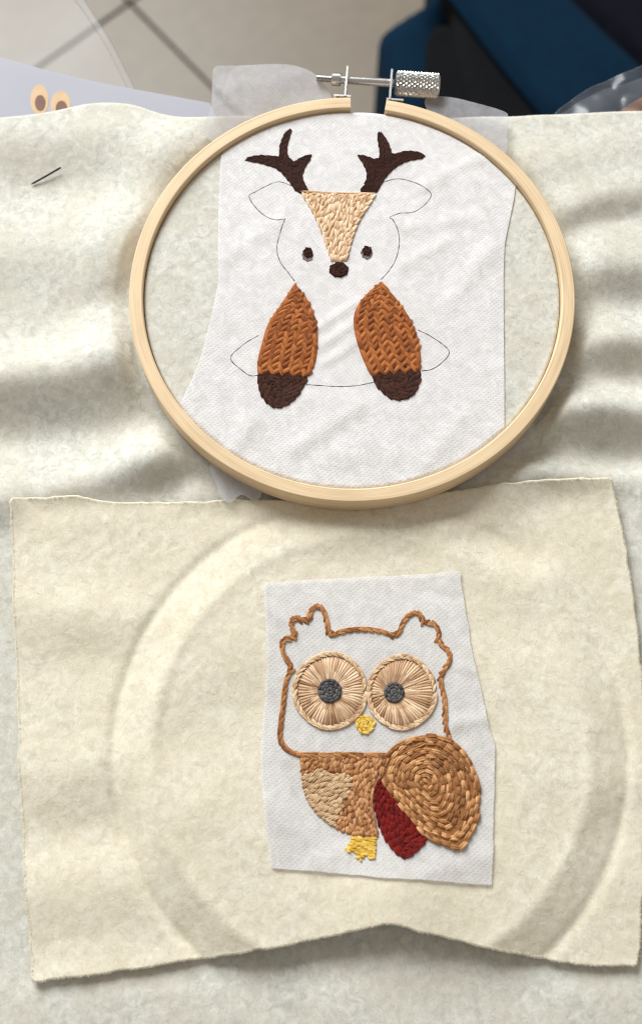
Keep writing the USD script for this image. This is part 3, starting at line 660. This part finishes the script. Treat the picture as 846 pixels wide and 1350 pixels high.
# ---- owl
WZ = lambda x, y: Oz(x, y)
OH = .0065
owl = thing('owl_embroidery', 'owl embroidery with big round eyes, brown wing and red tail on the cream felt', 'embroidery')
z5 = lambda p: zoomed(p, 340, 780, 3.021, OH); z6 = lambda p: zoomed(p, 340, 960, 2.644, OH)
BODY = Polygon(z6([(140, 88), (300, 90), (450, 96), (432, 150), (415, 175), (395, 215), (393, 270), (404, 320), (416, 382), (330, 378), (268, 352), (220, 312), (175, 262), (155, 205), (148, 140)])).buffer(0)
BEIGE = Polygon(smooth_line(z6([(158, 168), (190, 155), (215, 143), (260, 160), (322, 168), (322, 205), (300, 260), (280, 305), (262, 345), (215, 308), (176, 258), (158, 205)]), .0005, True)).buffer(0)
bo = thing('body', parent=owl)
sew('stitching', rows(BODY.difference(BEIGE).buffer(-.0002), 1.75, .00092, .0019, tilt=.4), .00060, WZ, M['t_body'], bo, lift=.7, arch=.7); pad(BODY, M['t_body'], bo, WZ)
bp = thing('breast_patch', parent=owl)
sew('stitching', rows(BEIGE, .9, .00096, .0021, tilt=.35), .00062, WZ, M['t_beige'], bp, lift=.9, arch=.8); pad(BEIGE, M['t_beige'], bp, WZ, .0004)
TAIL = Polygon(smooth_line(z6([(424, 172), (464, 216), (504, 274), (552, 328), (596, 374), (572, 408), (516, 457), (480, 437), (440, 387), (414, 320), (404, 250), (407, 205)]), .0006, True)).buffer(0)
tf = thing('tail_feather', parent=owl)
sew('stitching', contour(TAIL, .0008, .0024), .00062, WZ, M['t_red'], tf, lift=.9, arch=.35); pad(TAIL, M['t_red'], tf, WZ)
wo = smooth_line(z6([(428, 170), (436, 120), (462, 78), (500, 48), (545, 28), (600, 20), (655, 34), (700, 64), (735, 108), (762, 165), (775, 225), (772, 295), (754, 352), (722, 414), (694, 430), (640, 411), (588, 384), (540, 331), (490, 270), (448, 212)]), .0004, True)
cw = z6([(580, 185)])[0]; wing = []
NR = 11
for k in range(NR):
    s = 1 - (k + .45) / NR; an_ = np.arctan2((wo - cw)[:, 1], (wo - cw)[:, 0])[:, None]; ring = cw + (wo - cw) * s * (1 + (.035 if k else .008) * np.sin(3 * an_ + 2.3 * k) + .02 * np.sin(7 * an_ + k * k) * (k > 0)); ring = np.vstack([ring, ring[:1]])
    wing += along(np.roll(ring[:-1], k * 37, 0), (.0029 if k < NR - 2 else .002) * rng.uniform(.92, 1.1), over=.04, jit=.00022, tilt=.40, width=.0009)
wing = np.array(wing); dd = np.linalg.norm((wing[:, :2] + wing[:, 2:]) / 2 - cw, axis=1)
wg = sew('wing', wing, np.clip(.00060 + .00024 * (dd / .022), .00055, .00086), WZ, M['t_wing'], owl, each=True, strands=2, lift=1.0, arch=.85, tone=np.clip(rng.normal(.45, .2, len(wing)), 0, 1)); pad(Polygon(wo), M['t_wing'], wg, WZ, .0005, .0006, .25)
FUZZ.append((wg, Polygon(wo).buffer(.0002), WZ, 'wing', 700)); FUZZ.append((bo, BODY.buffer(.0001), WZ, 'wing', 300))
edge_t = along(smooth_line(z6([(430, 165), (405, 195), (394, 250), (402, 320), (416, 380)]), .0003), .0026, over=.3, tilt=.25, width=.0006)
sew('tail_edge', edge_t, .00045, WZ, M['t_body'], owl, lift=1.2)
OUT = z5([(240, 652), (190, 655), (140, 645), (105, 625), (87, 598), (87, 550), (94, 495), (102, 430), (107, 380), (120, 325), (142, 308), (112, 272), (94, 232), (95, 194), (120, 182), (150, 194), (152, 170), (130, 146), (134, 108), (166, 103), (192, 128), (210, 108), (203, 80), (235, 52), (264, 74), (274, 120), (281, 160), (287, 184), (320, 162), (400, 150), (480, 156), (530, 170), (551, 184), (565, 150), (580, 115), (605, 87), (636, 78), (656, 102), (655, 136), (690, 116), (718, 144), (722, 178), (710, 206), (740, 218), (767, 243), (760, 290), (737, 318), (720, 348), (735, 390), (745, 450), (745, 520), (755, 568), (775, 600)])
sew('outline', chain(smooth_line(OUT, .0003), .0023, .0010), .00047, WZ, M['t_copper'], owl, each=True, strands=2, lift=.9, arch=.7)
bl = z5([(150, 650), (240, 652), (340, 650), (440, 652), (540, 655)])
sew('chest_line', chain(smooth_line(bl, .0003), .0023, .0011), .0005, WZ, M['t_copper'], owl, lift=1.2)
for c, rx, ry, pc, pr_, squeeze in (((288, 397), 141, 146, (285, 398), 47, (432, 1)), ((572, 403), 132, 141, (541, 404), 41, (436, -1))):
    e = thing('eye', parent=owl); sat, sr, st_ = [], [], []
    cl_ = np.interp(np.arange(120), np.arange(0, 121, 4), np.append(rng.beta(.8, .9, 30), .5))
    for k in range(120):
        a = 2 * np.pi * (k + rng.uniform(-.25, .25)) / 120
        o = np.array([c[0] + (rx - 9) * math.cos(a), c[1] + (ry - 9) * math.sin(a)])
        if squeeze[1] > 0: o[0] = min(o[0], squeeze[0] - 10)
        else: o[0] = max(o[0], squeeze[0] + 8)
        i = np.array([pc[0] + pr_ * .75 * math.cos(a), pc[1] + pr_ * .75 * math.sin(a)])
        if k % 2: i = i + (o - i) * rng.uniform(.15, .35)
        o = o + (i - o) * rng.uniform(0, .05)
        q = z5([o, i]); sat.append(np.r_[q[0], q[1]]); sr.append(.00046 if k % 2 else .00038); st_.append(.18 + .48 * cl_[k] + .22 * rng.random())
    sew('iris', sat, np.array(sr), WZ, M['t_eye'], e, strands=1, tone=st_, lift=.9, arch=.6)
    pad(Polygon(z5([(min(c[0] + (rx - 6) * math.cos(t), squeeze[0] - 6) if squeeze[1] > 0 else max(c[0] + (rx - 6) * math.cos(t), squeeze[0] + 6), c[1] + (ry - 6) * math.sin(t)) for t in np.linspace(0, 6.283, 50)[:-1]])), M['t_eye'], e, WZ, .0001)
    sew('pupil', contour(ell(pc, pr_, pr_, z5), .00075, .0019), .00062, WZ, M['t_slate'], e, strands=1, lift=1.6, arch=.3)
    a = np.linspace(0, 2 * np.pi, 60); rim = np.array([(c[0] + (rx + 2 + 2.5 * math.sin(3 * t + c[0])) * math.cos(t), c[1] + (ry + 2 + 2.5 * math.sin(4 * t + 1)) * math.sin(t)) for t in a])
    rim[:, 0] = np.minimum(rim[:, 0], squeeze[0] - 2) if squeeze[1] > 0 else np.maximum(rim[:, 0], squeeze[0])
    rl = smooth_line(z5(rim), .0003, k=False)
    sew('eye_rim', chain(rl, .0020, .0011), .00046, WZ, M['t_rim'], e, lift=1.1, arch=.8)
BK = Polygon(smooth_line(z5([(386, 512), (425, 492), (466, 514), (458, 546), (428, 574), (396, 550)]), .0004, True)).buffer(0)
sew('beak', contour(BK, .0007, .0019), .0005, WZ, M['t_yellow'], owl, lift=1.0)
FT = Polygon(z6([(322, 382), (412, 380), (407, 458), (386, 462), (374, 440), (358, 462), (342, 458), (345, 436), (300, 428), (304, 416), (322, 405)])).buffer(0)
ft = thing('foot', parent=owl); pad(FT, M['t_yellow'], ft, WZ)
sew('stitching', rows(FT, .15, .0008, .0022, tilt=.3), .00048, WZ, M['t_yellow'], ft, lift=.8)

# ------------------------------------------------------------------ needle, papers, bags behind
def tube(points, radii, sides=10):
    p = np.asarray(points, float); t = np.gradient(p, axis=0); t /= np.linalg.norm(t, axis=1)[:, None]
    n = np.cross(t, [0, 0, 1.0]); n /= np.linalg.norm(n, axis=1)[:, None] + 1e-12; b = np.cross(n, t); a = np.arange(sides) * 2 * np.pi / sides
    r = np.broadcast_to(radii, (len(p),))
    v = p[:, None] + r[:, None, None] * (np.cos(a)[None, :, None] * n[:, None] + np.sin(a)[None, :, None] * b[:, None]); f = []; k = np.arange(sides)
    for i in range(len(p) - 1):
        q, s = i * sides + k, (i + 1) * sides + k; f += [np.column_stack([q, np.roll(q, -1), np.roll(s, -1)]), np.column_stack([q, np.roll(s, -1), s])]
    v = v.reshape(-1, 3); c = len(v); v = np.vstack([v, p[:1], p[-1:]])
    f += [np.column_stack([np.roll(k, -1), k, 0 * k + c]), np.column_stack([(len(p) - 1) * sides + k, (len(p) - 1) * sides + np.roll(k, -1), 0 * k + c + 1])]
    return v, np.vstack(f)
na, nb_ = P(40, 240)[:2], P(81, 222)[:2]; n3 = np.linspace(0, 1, 12)[:, None]; nl = na + (nb_ - na) * n3
nz = F(nl[:, 0], nl[:, 1], False) + .0006 + .0012 * n3[:, 0]
M['dull_steel'] = plain('dull_steel', (.05, .048, .045), .5, 1.0)
obj('sewing_needle', tube(np.column_stack([nl, nz]), np.r_[.00015, np.full(9, .00036), .0004, .0003]), M['dull_steel'], label='short grey needle lying on the grey felt, upper left', category='needle')

PZ = -.010
pq = PP([(-150, 42), (-60, 62), (0, 75), (60, 92), (130, 108), (200, 121), (276, 135), (300, 190), (-150, 220)], PZ)
pz = lambda x, y: PZ + .0015 * noise2(x, y, .06, 21, 2)
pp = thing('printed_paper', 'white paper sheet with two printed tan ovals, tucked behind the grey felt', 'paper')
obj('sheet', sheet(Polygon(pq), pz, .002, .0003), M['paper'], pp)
for (cx_, cy_), rx, ry in (((52, 131), 12, 20), ((80, 138), 13, 19)):
    a = np.linspace(0, 2 * np.pi, 40, endpoint=False)
    o = obj('printed_oval', sheet(Polygon(PP([(cx_ + rx * math.cos(t), cy_ + ry * math.sin(t)) for t in a], PZ)), lambda x, y: pz(x, y) + .0001, .001, .00003), M['print_tan'], pp)
    obj('printed_spot', sheet(Polygon(PP([(cx_ + 1 + rx * .58 * math.cos(t), cy_ + 4 + ry * .52 * math.sin(t)) for t in a], PZ)), lambda x, y: pz(x, y) + .0002, .001, .00003), M['print_brown'], pp)

fz = -.030
fq = PP([(-160, -120), (60, -120), (98, -20), (120, 14), (150, 62), (180, 122), (200, 170), (60, 170), (-160, 130)], fz)
sl = thing('plastic_sleeve', 'clear plastic sleeve behind the paper, over the tile floor', 'plastic sleeve')
fzf = lambda x, y: fz + .006 * noise2(x, y, .045, 31, 2)
obj('film', sheet(Polygon(fq), fzf, .003, .0003), M['film'], sl)
el = smooth_line(fq[1:7], .002); el = el - np.array([.0004, 0])
obj('folded_edge', sheet(LineString(el).buffer(.0022, cap_style='flat').intersection(Polygon(fq)).buffer(0), lambda x, y: fzf(x, y) + .0006, .0015, .0002), M['film'], sl)

# the navy bag stands on the floor
bag = thing('navy_bag', 'navy and teal fabric bag with black webbing, standing on the tile floor', 'bag')
def block(name, pts, ztop, mt, puff=.01, rim=.012, zbot=FZ + .002, step=.006):
    q = Polygon(smooth_line(PP(pts, ztop), .004, True, k=False)).buffer(-.006).buffer(.006)
    ring = q.exterior
    def zf(x, y):
        d = shapely.distance(shapely.points(x, y), ring); t = np.clip(d / rim, 0, 1)
        return ztop + puff * (np.sqrt(1 - (1 - t) ** 2) - 1) + .004 * noise2(x, y, .05, 41, 2)
    return obj(name, sheet(q, zf, step, .001, wall=zbot), mt, bag)
block('main_panel', [(520, -100), (602, -4), (660, 72), (728, 156), (780, 230), (930, 230), (930, 172), (846, 78), (762, -4), (680, -100)], -.36, M['teal'], .008, .014, zbot=-.372)
block('side_body', [(764, -6), (848, 78), (932, 172), (1040, 120), (1040, -110), (684, -110)], -.40, M['navy'], .010, .02, zbot=-.43)
block('gusset', [(570, -110), (598, -2), (600, 60), (612, 110), (640, 190), (790, 250), (900, 235), (728, 120), (690, 60), (630, -40), (590, -110)], -.374, M['mesh_black'], .004, .012)
block('pocket', [(500, 46), (506, 30), (524, 16), (560, -4), (592, -44), (600, 0), (596, 60), (608, 120), (640, 180), (530, 160), (508, 90)], -.41, M['teal'], .014, .02)
st = smooth_line(PP([(567, 120), (566, 80), (568, 52), (580, 38), (594, 44), (600, 70), (606, 120), (616, 165)], -.385), .003)
v0, f0 = [], []
def strap(line, w, z):
    t = np.gradient(line, axis=0); t /= np.linalg.norm(t, axis=1)[:, None]; n = np.stack([-t[:, 1], t[:, 0]], 1)
    cols = [(-.5, -.001), (-.48, .0005), (.48, .0005), (.5, -.001)]; m = len(line); k = np.arange(m - 1)
    v = np.vstack([np.column_stack([line + n * w * a, np.full(m, z + h)]) for a, h in cols]); f = []
    for i in range(3): a, b = i * m + k, (i + 1) * m + k; f += [np.column_stack([a, b, b + 1]), np.column_stack([a, b + 1, a + 1])]
    return v, np.vstack(f)
fill = Polygon(np.vstack([PP([(570, 50), (580, 38), (592, 40), (598, 60), (604, 110), (620, 170), (575, 160), (568, 110)], -.38)])).buffer(.003)
obj('strap', sheet(fill, lambda x, y: -.380 + .002 * noise2(x, y, .01, 51, 2), .004, .002, wall=-.42), M['mesh_black'], bag)

# crumpled clear bag at the right
cb_ = thing('clear_plastic_bag', 'crumpled clear plastic bag with a peach and lilac card inside, right', 'plastic bag')
cz0 = -.014
cq = PP([(716, 165), (735, 146), (765, 124), (800, 106), (850, 90), (930, 70), (1000, 70), (1000, 190), (716, 190)], cz0)
def czf(x, y): return cz0 + .011 * (np.abs(noise2(x, y, .030, 61, 3)) * 2) + .0015 * noise2(x, y, .009, 62, 2)
obj('film', sheet(Polygon(cq), czf, .0012, .0004), M['clear'], cb_)
obj('lower_film', sheet(Polygon(cq), lambda x, y: cz0 - .006 + .004 * noise2(x, y, .02, 63, 2), .003, .0004), M['clear'], cb_)
iz = cz0 - .0035
obj('peach_card', sheet(Polygon(PP([(806, 152), (846, 128), (900, 110), (900, 122), (850, 142), (826, 160)], iz)), lambda x, y: 0 * x + iz, .003, .0006), M['peach'], cb_)
obj('lilac_card', sheet(Polygon(PP([(824, 160), (850, 138), (920, 118), (960, 190), (830, 190)], iz - .001)), lambda x, y: 0 * x + iz - .001, .003, .0005), M['lilac'], cb_)

# ------------------------------------------------------------------ loose wool fibres on the felts
def fibres(parent, pts, zf, mt, lmin, lmax, up, width, out=None):
    n = len(pts); a = rng.uniform(0, 2 * np.pi, n) if out is None else np.arctan2(out[:, 1], out[:, 0]) + rng.normal(0, .7, n)
    L = rng.uniform(lmin, lmax, n); bend = rng.normal(0, .9, n); c = []
    x, y = pts[:, 0].copy(), pts[:, 1].copy(); t = 0.0
    for i in range(4):
        z = zf(x, y) + (up * rng.uniform(.2, 1, n) if 0 < i < 3 or out is not None else -.00003)
        c.append(np.column_stack([x, y, z])); x = x + np.cos(a + bend * i / 3) * L / 3; y = y + np.sin(a + bend * i / 3) * L / 3
    c = np.stack(c, 1).reshape(-1, 3).astype(np.float32)
    cu = UsdGeom.BasisCurves.Define(stage, path(parent) + '/' + numbered(path(parent), 'fibres'))
    cu.CreateTypeAttr('linear'); cu.CreatePointsAttr(Vt.Vec3fArray.FromNumpy(c)); cu.CreateCurveVertexCountsAttr(Vt.IntArray.FromNumpy(np.full(n, 4, np.int32)))
    cu.CreateWidthsAttr(Vt.FloatArray.FromNumpy(np.full(len(c), width, np.float32))); cu.SetWidthsInterpolation('vertex')
    UsdShade.MaterialBindingAPI.Apply(cu.GetPrim()).Bind(mt); tag(cu, kind='stuff')
M['fib_grey'] = mat('grey_fibre', {'p': ('principled_bsdf', {'base_color': (.64, .64, .60), 'roughness': .9, 'specular_ior_level': .1})}, [])
M['fib_cream'] = mat('cream_fibre', {'p': ('principled_bsdf', {'base_color': (.90, .86, .74), 'roughness': .9, 'specular_ior_level': .1})}, [])
def scatter(poly, n):
    x0, y0, x1, y1 = poly.bounds; p = rng.uniform((x0, y0), (x1, y1), (int(n * 1.6), 2)); shapely.prepare(poly); return p[shapely.contains_xy(poly, p[:, 0], p[:, 1])][:n]
def rim(line, n, sign):
    i = rng.integers(1, len(line) - 1, n); t = line[i + 1] - line[i - 1]; t /= np.linalg.norm(t, axis=1)[:, None]; o = sign * np.stack([t[:, 1], -t[:, 0]], 1)
    return line[i] + (line[i + 1] - line[i]) * rng.uniform(0, 1, (n, 1)) - o * .0002, o
view = Polygon(PP([(-20, 100), (866, 100), (866, 1380), (-20, 1380)]))
vis = fp.difference(Point(*HC).buffer(HR + .001)).intersection(view).difference(cpoly.buffer(-.002))
fibres(felt_thing, scatter(vis, 3500), lambda x, y: F(x, y), M['fib_grey'], .0012, .0034, .0002, .00004)
fibres(felt_thing, scatter(Point(*HC).buffer(RIN - .002).difference(spoly), 400), lambda x, y: Z0(x, y) + .0004 * noise2(x, y, .0032, 2, 3), M['fib_grey'], .0012, .003, .0003, .00005)
e_, o_ = rim(edge, 3500, -1); fibres(felt_thing, e_, lambda x, y: F(x, y, False) - .0008, M['fib_grey'], .0005, .0016, .0006, .00004, o_)
fibres(cream, scatter(cpoly.buffer(-.001), 2500), lambda x, y: Cz(x, y), M['fib_cream'], .0012, .0034, .0002, .00004)
ce = np.array(shapely.geometry.polygon.orient(cpoly, 1.0).exterior.coords); ce = smooth_line(ce[:-1], .001, True, k=False)
e_, o_ = rim(ce, 4500, 1); fibres(cream, e_, lambda x, y: Cz(x, y, False) - .0003, M['fib_cream'], .0004, .0013, .0008, .00004, o_)
M['fib_rust'] = mat('rust_fibre', {'p': ('principled_bsdf', {'base_color': C(196, 126, 70), 'roughness': .8, 'specular_ior_level': .15})}, [])
M['fib_wing'] = mat('wing_fibre', {'p': ('principled_bsdf', {'base_color': C(220, 174, 126), 'roughness': .8, 'specular_ior_level': .15})}, [])
for p_, q_, zf_, m_, n_ in FUZZ:
    fibres(p_, scatter(q_, n_), lambda x, y: zf_(x, y) + .0009, M['fib_' + m_], .0008, .0024, .0005, .000035)
